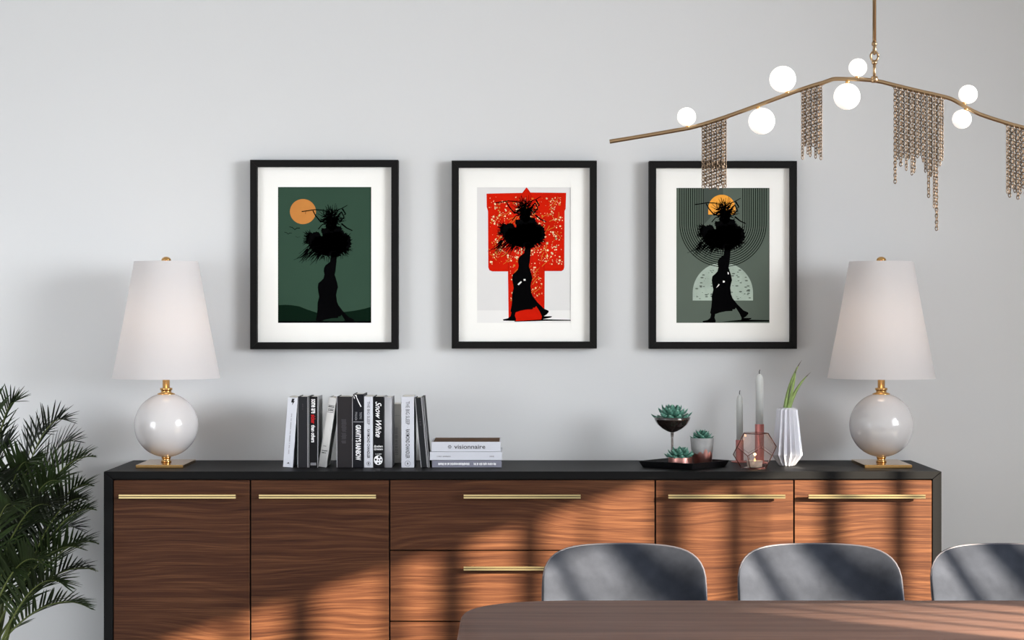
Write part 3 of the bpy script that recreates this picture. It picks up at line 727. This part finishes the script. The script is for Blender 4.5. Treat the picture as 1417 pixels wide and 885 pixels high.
# ------------------------------------------------------------------ tray and succulents
mat('tray_metal', (24, 24, 26), .35, .3, var=.08)
mat('smoke_glass', (34, 26, 24), .08, spec=.7, coat=.6, var=.2, vscale=30); mat('stem_glass', (150, 140, 136), .04, trans=.8, var=.02)
mat('soil', (38, 30, 26), .95, bump=.8, bscale=300, var=.4, vscale=200)
mat('concrete', (150, 150, 150), .85, bump=.3, bscale=150, var=.12, vscale=30)
mat('copper', (198, 142, 134), .30, 1, bump=.05, bscale=60, var=.10, vscale=20)
mat('succulent_green', (66, 116, 100), .55, var=.16, vscale=45); mat('succulent_tip', (124, 168, 150), .5, var=.08, vscale=60); mat('succulent_dark', (34, 74, 62), .6, var=.1)
tc_ = Vector((.584, 6.97, TZ)); tray = empty('tray', 'square black metal tray turned cornerwise holding three succulents', 'tray', tc_, math.radians(51))
mb = MB(); a, b_, hgt, e = .102, .112, .022, .0018
inner0 = [(-a, -a), (a, -a), (a, a), (-a, a)]; 
def ringz(h_, z): return [(-h_, -h_, z), (h_, -h_, z), (h_, h_, z), (-h_, h_, z)]
V = ringz(a, .0006)+ringz(b_, hgt)+ringz(b_-e*1.4, hgt)+ringz(a-e, .0006+e)
fs = [(3, 2, 1, 0), (12, 13, 14, 15)]
for r0, r1 in ((0, 4), (4, 8), (8, 12)):
    for i in range(4): j = (i+1) % 4; fs.append((r0+i, r0+j, r1+j, r1+i))
mb.add(V, fs); mb.build('dish', 'tray_metal', tray)
TF = TZ+.0006+.0018
def rosette(c, R_, hgt, layers, seed, flat=.5):
    """pointed fleshy leaves in spiral layers around a heart"""
    rnd = random.Random(seed); mb = MB(); c = Vector(c); k = 0; tot = sum(layers)
    for li, n in enumerate(layers):
        f = li/(len(layers)-1 or 1)
        tilt = math.radians(4+72*f**1.1)+flat*.0; L = R_*(1.0-.58*f); wd = L*(.50+.06*f)
        for i in range(n):
            a = 2*PI*(i+.5*(li % 2))/n+rnd.uniform(-.12, .12)+li*.35; tl = tilt+rnd.uniform(-.10, .12); l = L*rnd.uniform(.9, 1.08)
            out = Vector((math.cos(a), math.sin(a), 0)); sd_ = Vector((-math.sin(a), math.cos(a), 0)); up = Vector((0, 0, 1))
            d = out*math.cos(tl)+up*math.sin(tl); nrm = up*math.cos(tl)-out*math.sin(tl)
            b0 = c+out*R_*.05+up*(hgt*f*.5)
            V = []; prof = ((0, .35, 0), (.3, .75, -.02), (.58, 1.0, 0), (.82, .72, .06), (.95, .3, .13), (1.0, 0.02, .17))
            for (t_, w_, cu) in prof:
                p = b0+d*l*t_+nrm*l*cu; hw_ = wd*w_*.5; th_ = wd*.22*min(1, w_+.1)
                V += [p-sd_*hw_+nrm*wd*.06, p-nrm*th_, p+sd_*hw_+nrm*wd*.06, p+nrm*th_*.25]
            m_ = len(prof)
            for s_ in range(m_-1):
                mi = 1 if s_ >= m_-2 else (0 if s_ > 0 else 2)
                mb.add([], []); base = len(mb.v)
                mb.add(V[s_*4:s_*4+8], [(q, (q+1) % 4, (q+1) % 4+4, q+4) for q in range(4)], mi, True)
    return mb
def succ(name, px, D, label, z=TF): return empty('potted_succulent', label, 'plant', ((px-CX)*D/F, D, z), 0, 'succulents on the black tray')
SUC = ['succulent_green', 'succulent_tip', 'succulent_dark']
# coupe glass
t = succ('', 930.2, 7.01, 'succulent planted in a dark stemmed coupe glass on the black tray'); u = 7.01/F
zr = EYE-(577-CY)*u-TF; zb_ = EYE-(598-CY)*u-TF
mb = MB(); out = [(0, zb_-.001), (.006, zb_), (.018, zb_+.004), (.036, zb_+.014), (.052, zb_+.028), (.060, zb_+.042), (.0635, zr)]
inn = [(r-.0018, z+.0006) for r, z in out[:0:-1]]+[(0, zb_+.004)]
mb.lathe(out+inn, seg=48); mb.build('bowl', 'smoke_glass', t)
MB().lathe([(.034, .0004), (.034, .0014), (.014, .004), (.0052, .011), (.0042, .03), (.0040, zb_-.02), (.006, zb_-.0015)], seg=28).build('stem', 'stem_glass', t)
MB().lathe([(0, zr-.020), (.0565, zr-.0135), (.0575, zr-.0105), (.03, zr-.006), (0, zr-.004)], seg=32).build('soil', 'soil', t)
rosette((0, 0, zr-.004), .066, .035, (11, 10, 8, 6, 4), 1).build('rosette', SUC, t)
# small copper tin
D = 6.92; t = succ('', 941.2, D, 'succulent in a low copper tin at the front of the black tray'); u = D/F
hT = 12.2*u+.004
mb = MB(); mb.lathe([(0, .0003), (.0395, .0003), (.041, .002), (.041, hT), (.0395, hT), (.0395, .004), (0, .004)], seg=40); autosmooth(mb.build('tin', 'copper', t), 40)
MB().lathe([(0, hT-.012), (.039, hT-.009), (.039, hT-.006), (0, hT-.001)], seg=28).build('soil', 'soil', t)
rosette((0, 0, hT-.002), .053, .022, (9, 8, 7, 5, 3), 2).build('rosette', SUC, t)
# concrete and copper pot
D = 6.985; t = succ('', 971.5, D, 'succulent in a grey concrete pot with copper dipped base'); u = D/F
hP = (EYE-(605.5-CY)*u)-TF; r0, r1 = .0325, .0405
mb = MB(); nP = 48
def potr(z): return r0+(r1-r0)*z/hP
zc_ = hP*.44
ks = [0.0003, .0025, zc_*.5, zc_-.004, zc_, zc_+.004, hP-.002, hP]
V = []; Fs = []
mb.lathe([(0, .0003), (potr(0)-.001, .0003), (potr(0), .0015), (potr(zc_), zc_)], seg=nP, mi=1)
mb.lathe([(potr(zc_)+.0001, zc_), (potr(hP), hP-.001), (potr(hP)-.001, hP), (potr(hP)-.005, hP), (potr(hP)-.006, hP-.02), (0, hP-.02)], seg=nP, mi=0)
for i in range(12):          # uneven edge of the copper dip
    a0 = 2*PI*i/12; hh = (.014, .002, .008, .018, .010, .003)[i % 6]
    VV = []
    for q in range(5):
        a = a0+2*PI/12*q/4
        for z in (zc_-.001, zc_+hh*math.sin(PI*q/4)): VV.append(((potr(z)+.0004)*math.cos(a), (potr(z)+.0004)*math.sin(a), z))
    mb.add(VV, [(2*q, 2*q+2, 2*q+3, 2*q+1) for q in range(4)], 1, True)
autosmooth(mb.build('pot', ['concrete', 'copper'], t), 50)
MB().lathe([(0, hP-.018), (.034, hP-.010), (.033, hP-.006), (0, hP-.003)], seg=28).build('soil', 'soil', t)
rosette((0, 0, hP-.003), .041, .026, (8, 7, 6, 4, 3), 3).build('rosette', SUC, t)

# ------------------------------------------------------------------ candlesticks
mat('wick_black', (12, 12, 12), .9, var=.1)
mat('rose_copper', (196, 124, 118), .38, .75, var=.06)
def candlestick(px, D, ptop, phold, r, label):
    u = D/F; t = empty('candlestick', label, 'candlestick', ((px-CX)*u, D, TZ), 0, 'tall candles in copper holders')
    zh = EYE-(phold-CY)*u-TZ; zt = EYE-(ptop-CY)*u-TZ
    mb = MB(); mb.lathe([(0, .0004), (.030, .0004), (.031, .002), (.030, .004), (r+.003, .006), (r+.0015, .010), (r+.0015, zh), (r-.0008, zh), (r-.0008, zh-.012), (0, zh-.012)], seg=32); autosmooth(mb.build('holder', 'rose_copper', t), 40)
    MB().lathe([(0, zh-.0115), (r-.0010, zh-.0115), (r-.001, zt-.03), (r-.0022, zt-.014), (r*.55, zt-.004), (r*.15, zt), (0, zt)], seg=28).build('candle', 'candle_wax', t)
    MB().tube([(0, 0, zt-.002), (-.0012, 0, zt+.006), (.0004, 0, zt+.012), (.0014, 0, zt+.0145)], .0013, 8).build('wick', 'wick_black', t)
candlestick(1023.6, 7.18, 545.5, 608.2, .0125, 'shorter white candle in a copper holder left behind the glass polyhedron')
candlestick(1051.0, 7.13, 517.0, 586.5, .0145, 'taller white candle in a copper holder right behind the glass polyhedron')

# ------------------------------------------------------------------ glass polyhedron candle holder
mat('rose_glass', (253, 243, 240), .02, trans=1, ior=1.46, var=.01); mat('clear_glass', (245, 240, 240), .03, trans=1, ior=1.45, var=.01)
mat('flame', (255, 170, 80), .5, emis=(255, 180, 110), estr=5, var=.01); mat('wax_white', (240, 232, 224), .6, var=.02)
mat('edge_copper', (120, 72, 62), .3, .9, var=.05)
GD = 6.90; u = GD/F; t = empty('candle_holder', 'faceted rose glass polyhedron candle holder with a lit tealight', 'candle holder', ((1044.5-CX)*u, GD, TZ+.001))
def dodeca(e, sc=1.0):
    a = .8507*e; b = 1.3764*e; zs_ = (0, .8507*e, 1.3764*e, 2.2270*e); c = 2.2270*e/2; V = []
    ph = math.radians(-90+36+10)
    for r, z, off in ((a, zs_[0], 0), (b, zs_[1], 0), (b, zs_[2], PI/5), (a, zs_[3], PI/5)):
        for i in range(5): q = ph+2*PI*i/5+off; V.append(Vector((r*math.cos(q)*sc, r*math.sin(q)*sc, c+(z-c)*sc)))
    Fc = [(4, 3, 2, 1, 0), (15, 16, 17, 18, 19)]
    for i in range(5):
        j = (i+1) % 5; Fc.append((i, j, 5+j, 10+i, 5+i)); Fc.append((10+i, 5+j, 10+j, 15+j, 15+i))
    return V, Fc
e_ = .0535; V, Fc = dodeca(e_); V2, F2 = dodeca(e_, .955)
mb = MB(); mb.add(V, Fc); mb.add(V2, [f[::-1] for f in F2]); mb.build('glass_body', 'rose_glass', t)
mb = MB(); ed = set()
for f in Fc:
    for i in range(5): ed.add(tuple(sorted((f[i], f[(i+1) % 5]))))
for a_, b2 in ed: mb.tube([V[a_], V[b2]], .0012, 6)
mb.build('edge_frame', 'edge_copper', t)
MB().lathe([(0, .0035), (.022, .0035), (.0245, .005), (.0270, .026), (.0255, .026), (.0225, .006), (0, .006)], seg=24).build('tealight_cup', 'candle_wax', t)
MB().lathe([(0, .0065), (.0185, .0065), (.0185, .017), (0, .0165)], seg=24).build('wax', 'wax_white', t)
MB().lathe([(0, .0175), (.0016, .020), (.0024, .024), (.0018, .029), (.0008, .033), (0, .035)], seg=14).build('flame', 'flame', t)
ld = bpy.data.lights.new('candle_flame_light', 'POINT'); ld.energy = .12; ld.color = (1, .55, .25); ld.shadow_soft_size = .004
lo = bpy.data.objects.new('candle_flame_light', ld); COL.objects.link(lo); lo.parent = t; lo.location = (0, 0, .047)

# ------------------------------------------------------------------ pleated vase with leaves
mat('vase_white', (202, 202, 210), .28, var=.01)
D = 7.01; u = D/F; t = empty('vase', 'white pleated ceramic vase with green blades beside the glass polyhedron', 'vase', ((1089.2-CX)*u, D, TZ+.0005), 0.06)
NP = 16
def prad(a, k):
    f = (a/(2*PI)*NP) % 1; tri = abs(2*f-1); amp = (.05, .08, .20, .19, .16, .03, .0, .0, 0, 0)[k]; return 1-amp*(1-tri)
hv = 80.5*u
mb = MB(); mb.lathe([(.024, 0), (.029, .003), (.0545, .0385), (.050, .075), (.0365, hv-.007), (.030, hv-.002), (.022, hv), (.019, hv), (.017, hv-.02), (.001, hv-.03)], seg=NP*2, smooth=False, rad=prad)
mb.build('vase_body', 'vase_white', t)
mat('blade_green', (128, 150, 84), .5, var=.2, vscale=60); mat('blade_tip', (84, 78, 66), .6, var=.1)
def blade(p0, p1, p2, w0, name='leaf'):
    mb = MB(); N = 14; V = []
    p0, p1, p2 = map(Vector, (p0, p1, p2))
    for i in range(N+1):
        s = i/N; p = p0*(1-s)**2+p1*2*s*(1-s)+p2*s*s; w_ = w0*(1-s**2.2)*.5+.0004
        V += [p+Vector((-w_, 0, 0)), p+Vector((0, w_*.8, 0)), p+Vector((w_, 0, 0)), p+Vector((0, -w_*.35, 0))]
    for i in range(N): 
        mb.add(V[i*4:i*4+8], [(q, (q+1) % 4, (q+1) % 4+4, q+4) for q in range(4)], 1 if i >= N-2 else 0, True)
    return mb.build(name, ['blade_green', 'blade_tip'], t)
def lv(px, py, dy=0): p = P(px, py, D); return Vector((p.x-t.location.x, dy, p.z-t.location.z))
blade(lv(1085, 575), lv(1090, 527), lv(1111.5, 498, .02), .013)
blade(lv(1088, 575), lv(1098, 535), lv(1100.5, 508, -.02), .012)
blade(lv(1089, 575), lv(1098, 535), lv(1123.5, 514.5, .01), .015)

# ------------------------------------------------------------------ chandelier
HD = 4.6; hu = HD/F
def hp(px, py, dy=0): return Vector(((px-CX)*hu, HD+dy, EYE-(py-CY)*hu))
ch = empty('chandelier', 'long brass branch chandelier with white globes and hanging chain fringes', 'chandelier', hp(1210, 110))
def chc(mb, name, mats): o = mb.build(name, mats, base=ch.location); o.parent = ch; o.location = (0, 0, 0); return o
ctrl = [(843.7,195.8),(894.6,187.4),(940,179.5),(951.8,177.5),(969,173),(1004,161.8),(1048.7,145.7),(1088.5,130.8),(1120,119.8),(1139.6,114),(1150,110.2),(1157,109),(1177,109.4),(1208.6,111),(1234.7,117),(1270,125.5),(1307.4,134),(1322,139.5),(1337,148.4),(1355.9,158),(1389.4,169),(1417,176.5),(1470,188),(1525,205),(1580,226)]
def bar_y(px):
    for (a, b), (c, d) in zip(ctrl, ctrl[1:]):
        if a <= px <= c: return b+(d-b)*(px-a)/(c-a)
    return ctrl[-1][1]
def cr(pts, n=4):
    out = []
    for i in range(len(pts)-1):
        p0 = pts[max(i-1, 0)]; p1 = pts[i]; p2 = pts[i+1]; p3 = pts[min(i+2, len(pts)-1)]
        for k in range(n):
            s = k/n; out.append(tuple(.5*((2*p1[j])+(-p0[j]+p2[j])*s+(2*p0[j]-5*p1[j]+4*p2[j]-p3[j])*s*s+(-p0[j]+3*p1[j]-3*p2[j]+p3[j])*s**3) for j in range(2)))
    out.append(pts[-1]); return out
chc(MB().tube([hp(*p) for p in cr(ctrl, 2)], .0047, 12), 'bar', 'bar_gold')
CEIL = 2.95
zt = hp(1210, 110).z
mb = MB(); X = hp(1210, 0).x; z1 = hp(0, 84).z; z2 = hp(0, 62).z
mb.tube([(X, HD, zt), (X, HD, z1)], .0036, 12); mb.tube([(X, HD, z2), (X, HD, CEIL-.03)], .0042, 12); chc(mb, 'suspension_rod', 'bar_gold')
mb = MB()
for zc, a in ((z1+.010, 0), (z1+.026, PI/2)):
    mb.tube([(X+.0085*math.cos(q)*math.cos(a), HD+.0085*math.cos(q)*math.sin(a), zc+.011*math.sin(q)) for q in [2*PI*i/20 for i in range(21)]], .0026, 8)
mb.lathe([(.0055, 0), (.0065, .004), (.0055, .008)], (X, HD, z1-.008), 16); mb.lathe([(.0055, 0), (.0065, .004), (.0055, .008)], (X, HD, z2-.002), 16)
chc(mb, 'link', 'bar_gold')
chc(MB().lathe([(.06, 0), (.06, -.02), (.02, -.03), (0, -.031)][::-1], (X, HD, CEIL-.0005), 32), 'ceiling_canopy', 'bar_gold')
chc(MB().lathe([(.0075, -.007), (.0085, 0), (.0075, .007)], (X, HD, zt), 16), 'hub', 'bar_gold')
for gx, gy, r, ax in ((950, 161.5, 13, 952), (1083, 109.5, 18.3, 1090), (1054, 167.5, 18.3, 1048), (1187, 93.5, 12.6, 1186), (1172, 133.5, 18.3, 1173), (1339.5, 130.5, 13, 1333), (1331, 164.8, 13.2, 1338)):
    c = hp(gx, gy); gl = chc(MB().sphere(c, r*hu, 40, 24), 'globe', 'globe_glass')
    a = hp(ax, bar_y(ax)); dirv = (c-a).normalized(); p1 = c-dirv*(r*hu-.002)
    mb = MB(); mb.tube([a, p1], [.0045, .0052], 12)
    o = mb.build('socket', 'gold', base=ch.location); o.parent = gl; o.location = (0, 0, 0)
def strand(px, ybot, dy):
    """one hanging chain of alternating oval links"""
    p = hp(px, bar_y(px)+1.5); zb_ = hp(0, ybot).z; x, z = p.x, p.z; mb = MB(); LL = .0088; k = 0
    ns, nr = 8, 4
    while z-LL > zb_:
        zc = z-LL*.5; a = (PI/4 if k % 2 else -PI/4)+.2*math.sin(px)
        V = []
        for i in range(ns):
            q = 2*PI*i/ns; cx, cz = .0034*math.cos(q), LL*.60*math.sin(q)
            for j in range(nr):
                w_ = 2*PI*j/nr; rr = .0013; ox = (1+0)*math.cos(q)*rr*math.cos(w_); oz = math.sin(q)*rr*math.cos(w_); oy = rr*math.sin(w_)
                lx = cx+ox; ly = oy
                V.append((x+lx*math.cos(a)-ly*math.sin(a), HD+dy+lx*math.sin(a)+ly*math.cos(a), zc+cz+oz))
        fs = [(i*nr+j, ((i+1) % ns)*nr+j, ((i+1) % ns)*nr+(j+1) % nr, i*nr+(j+1) % nr) for i in range(ns) for j in range(nr)]
        mb.add(V, fs, 0, True); z -= LL*.80; k += 1
    return chc(mb, 'chain_strand', 'chain_gold')
R = random.Random(21)
def fringe(xa, xb, n, bottoms):
    for i in range(n):
        px = xa+(xb-xa)*(i+.5)/n; dy = (.0022 if i % 2 else -.0022)
        strand(px, bottoms[i] if i < len(bottoms) else bottoms[-1], dy)
    # fixing rail under the bar
    mb = MB(); mb.tube([hp(x_, bar_y(x_)+1.6) for x_ in [xa-2+(xb-xa+4)*k/8 for k in range(9)]], .0032, 8); chc(mb, 'chain_rail', 'bar_gold')
fringe(971, 1005.5, 10, [261, 263, 260, 264, 262, 261, 263, 258, 262])
fringe(1108.5, 1138, 8, [224, 205, 216, 218, 203, 222, 214, 223])
fringe(1236.5, 1306, 18, [254, 222, 232, 218, 238, 220, 246, 242, 220, 218, 226, 238, 276, 244, 288, 322, 230, 222])
fringe(1392, 1432, 11, [268, 276, 264, 270, 278, 268, 262, 274, 270, 280, 268])

# ------------------------------------------------------------------ palm
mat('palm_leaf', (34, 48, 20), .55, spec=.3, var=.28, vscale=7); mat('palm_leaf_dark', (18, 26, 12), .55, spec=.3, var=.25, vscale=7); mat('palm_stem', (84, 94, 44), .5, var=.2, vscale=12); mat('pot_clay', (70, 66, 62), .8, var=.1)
pb = Vector((-1.80, 6.83, 0)); palm = empty('potted_palm', 'green feathery palm standing on the floor left of the sideboard', 'plant', pb)
def pc(mb, name, mats): o = mb.build(name, mats, base=pb); o.parent = palm; o.location = (0, 0, 0); return o
autosmooth(pc(MB().lathe([(0, .001), (.13, .001), (.135, .004), (.165, .20), (.17, .21), (.16, .21), (.15, .17), (0, .17)], pb, 40), 'pot', 'pot_clay'), 40)
pc(MB().lathe([(0, .165), (.149, .175), (.14, .18), (0, .183)], pb, 30), 'soil', 'soil')
R = random.Random(5)
def frond(tip, lift, seed, leaf=.16, start=.36, dark=False, bow=0.0):
    r_ = random.Random(seed); p0 = pb+Vector((r_.uniform(-.05, .05), r_.uniform(-.04, .04), .175)); tip = Vector(tip)
    p1 = Vector((p0.x*.75+tip.x*.25, p0.y*.75+tip.y*.25, p0.z+(tip.z-p0.z)*.55+lift*.4)); p2 = Vector((p0.x*.35+tip.x*.65, p0.y*.35+tip.y*.65, max(tip.z, p0.z)+lift))
    def at(s): return p0*(1-s)**3+p1*3*s*(1-s)**2+p2*3*s*s*(1-s)+tip*s**3
    N = 24; mb = MB(); mb.tube([at(i/N) for i in range(N+1)], [.0050-.0040*i/N for i in range(N+1)], 6, mi=0)
    n = 24
    for i in range(n):
        s = start+(1-start)*(i+.5)/n; p = at(s); tg = (at(min(1, s+.02))-at(s-.02)).normalized()
        sd0 = tg.cross(Vector((0, 0, 1)));
        if sd0.length < .1: sd0 = Vector((0, 1, 0))
        sd0.normalize(); up = sd0.cross(tg)
        f = (s-start)/(1-start); L = leaf*(math.sin(PI*(.14+.80*f))**.7)*r_.uniform(.88, 1.1)
        for sg in (-1, 1):
            an = math.radians(56-30*f+r_.uniform(-7, 7)); d = (tg*math.cos(an)+sd0*sg*math.sin(an)*.75+up*(.52 if sg > 0 else -.12+.3*r_.random())).normalized()
            if d.x > .05: L = max(.012, min(L, (-1.392-p.x)/d.x))
            wv = d.cross(up).normalized(); V = []; K = 5
            for k in range(K+1):
                q = k/K; c = p+d*L*q+Vector((0, 0, -1))*L*.13*q*q
                if c.x > -1.386: c.x = -1.386-(c.x+1.386)*.15
                if c.y > WALL-.012: c.y = WALL-.012
                w_ = 0.0046*math.sin(PI*min(1, .18+.82*q))**.8+.0003
                if k == K: w_ = .0004
                V += [c-wv*w_-up*w_*.3, c+up*w_*.25, c+wv*w_-up*w_*.3]
            fs = []
            for k in range(K): fs += [(3*k, 3*k+1, 3*k+4, 3*k+3), (3*k+1, 3*k+2, 3*k+5, 3*k+4)]
            mb.add(V, fs, 1, True)
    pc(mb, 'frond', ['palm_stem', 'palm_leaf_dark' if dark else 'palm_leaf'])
def tp(px, py, D): return P(px, py, D)
specs = [((20, 556, 6.8), .06, .14), ((88, 580, 6.75), .10, .13), ((132, 632, 6.72), .12, .15), ((128, 672, 6.7), .14, .16), ((118, 690, 6.62), .10, .16),
         ((132, 705, 6.72), .12, .15), ((136, 752, 6.75), .16, .14), ((136, 790, 6.7), .17, .13), ((126, 842, 6.72), .22, .12), ((112, 758, 6.6), .12, .15),
         ((60, 600, 6.9), .10, .16), ((-20, 565, 6.75), .08, .16), ((40, 640, 6.5), .12, .16), ((70, 700, 6.45), .14, .16), ((20, 700, 6.4), .16, .16),
         ((96, 640, 6.95), .12, .15), ((105, 730, 6.95), .14, .15), ((60, 780, 6.5), .2, .15), ((90, 810, 6.6), .2, .13), ((-60, 600, 6.6), .1, .16),
         ((-90, 680, 6.8), .1, .16), ((-120, 740, 6.7), .14, .16), ((-60, 720, 6.4), .16, .16), ((10, 620, 7.0), .1, .16), ((45, 660, 7.05), .1, .16), ((30, 750, 6.9), .16, .16),
         ((80, 665, 6.55), .1, .17), ((50, 720, 6.7), .14, .17), ((-10, 660, 6.5), .12, .17), ((104, 610, 7.0), .10, .14), ((20, 790, 6.6), .2, .14)]
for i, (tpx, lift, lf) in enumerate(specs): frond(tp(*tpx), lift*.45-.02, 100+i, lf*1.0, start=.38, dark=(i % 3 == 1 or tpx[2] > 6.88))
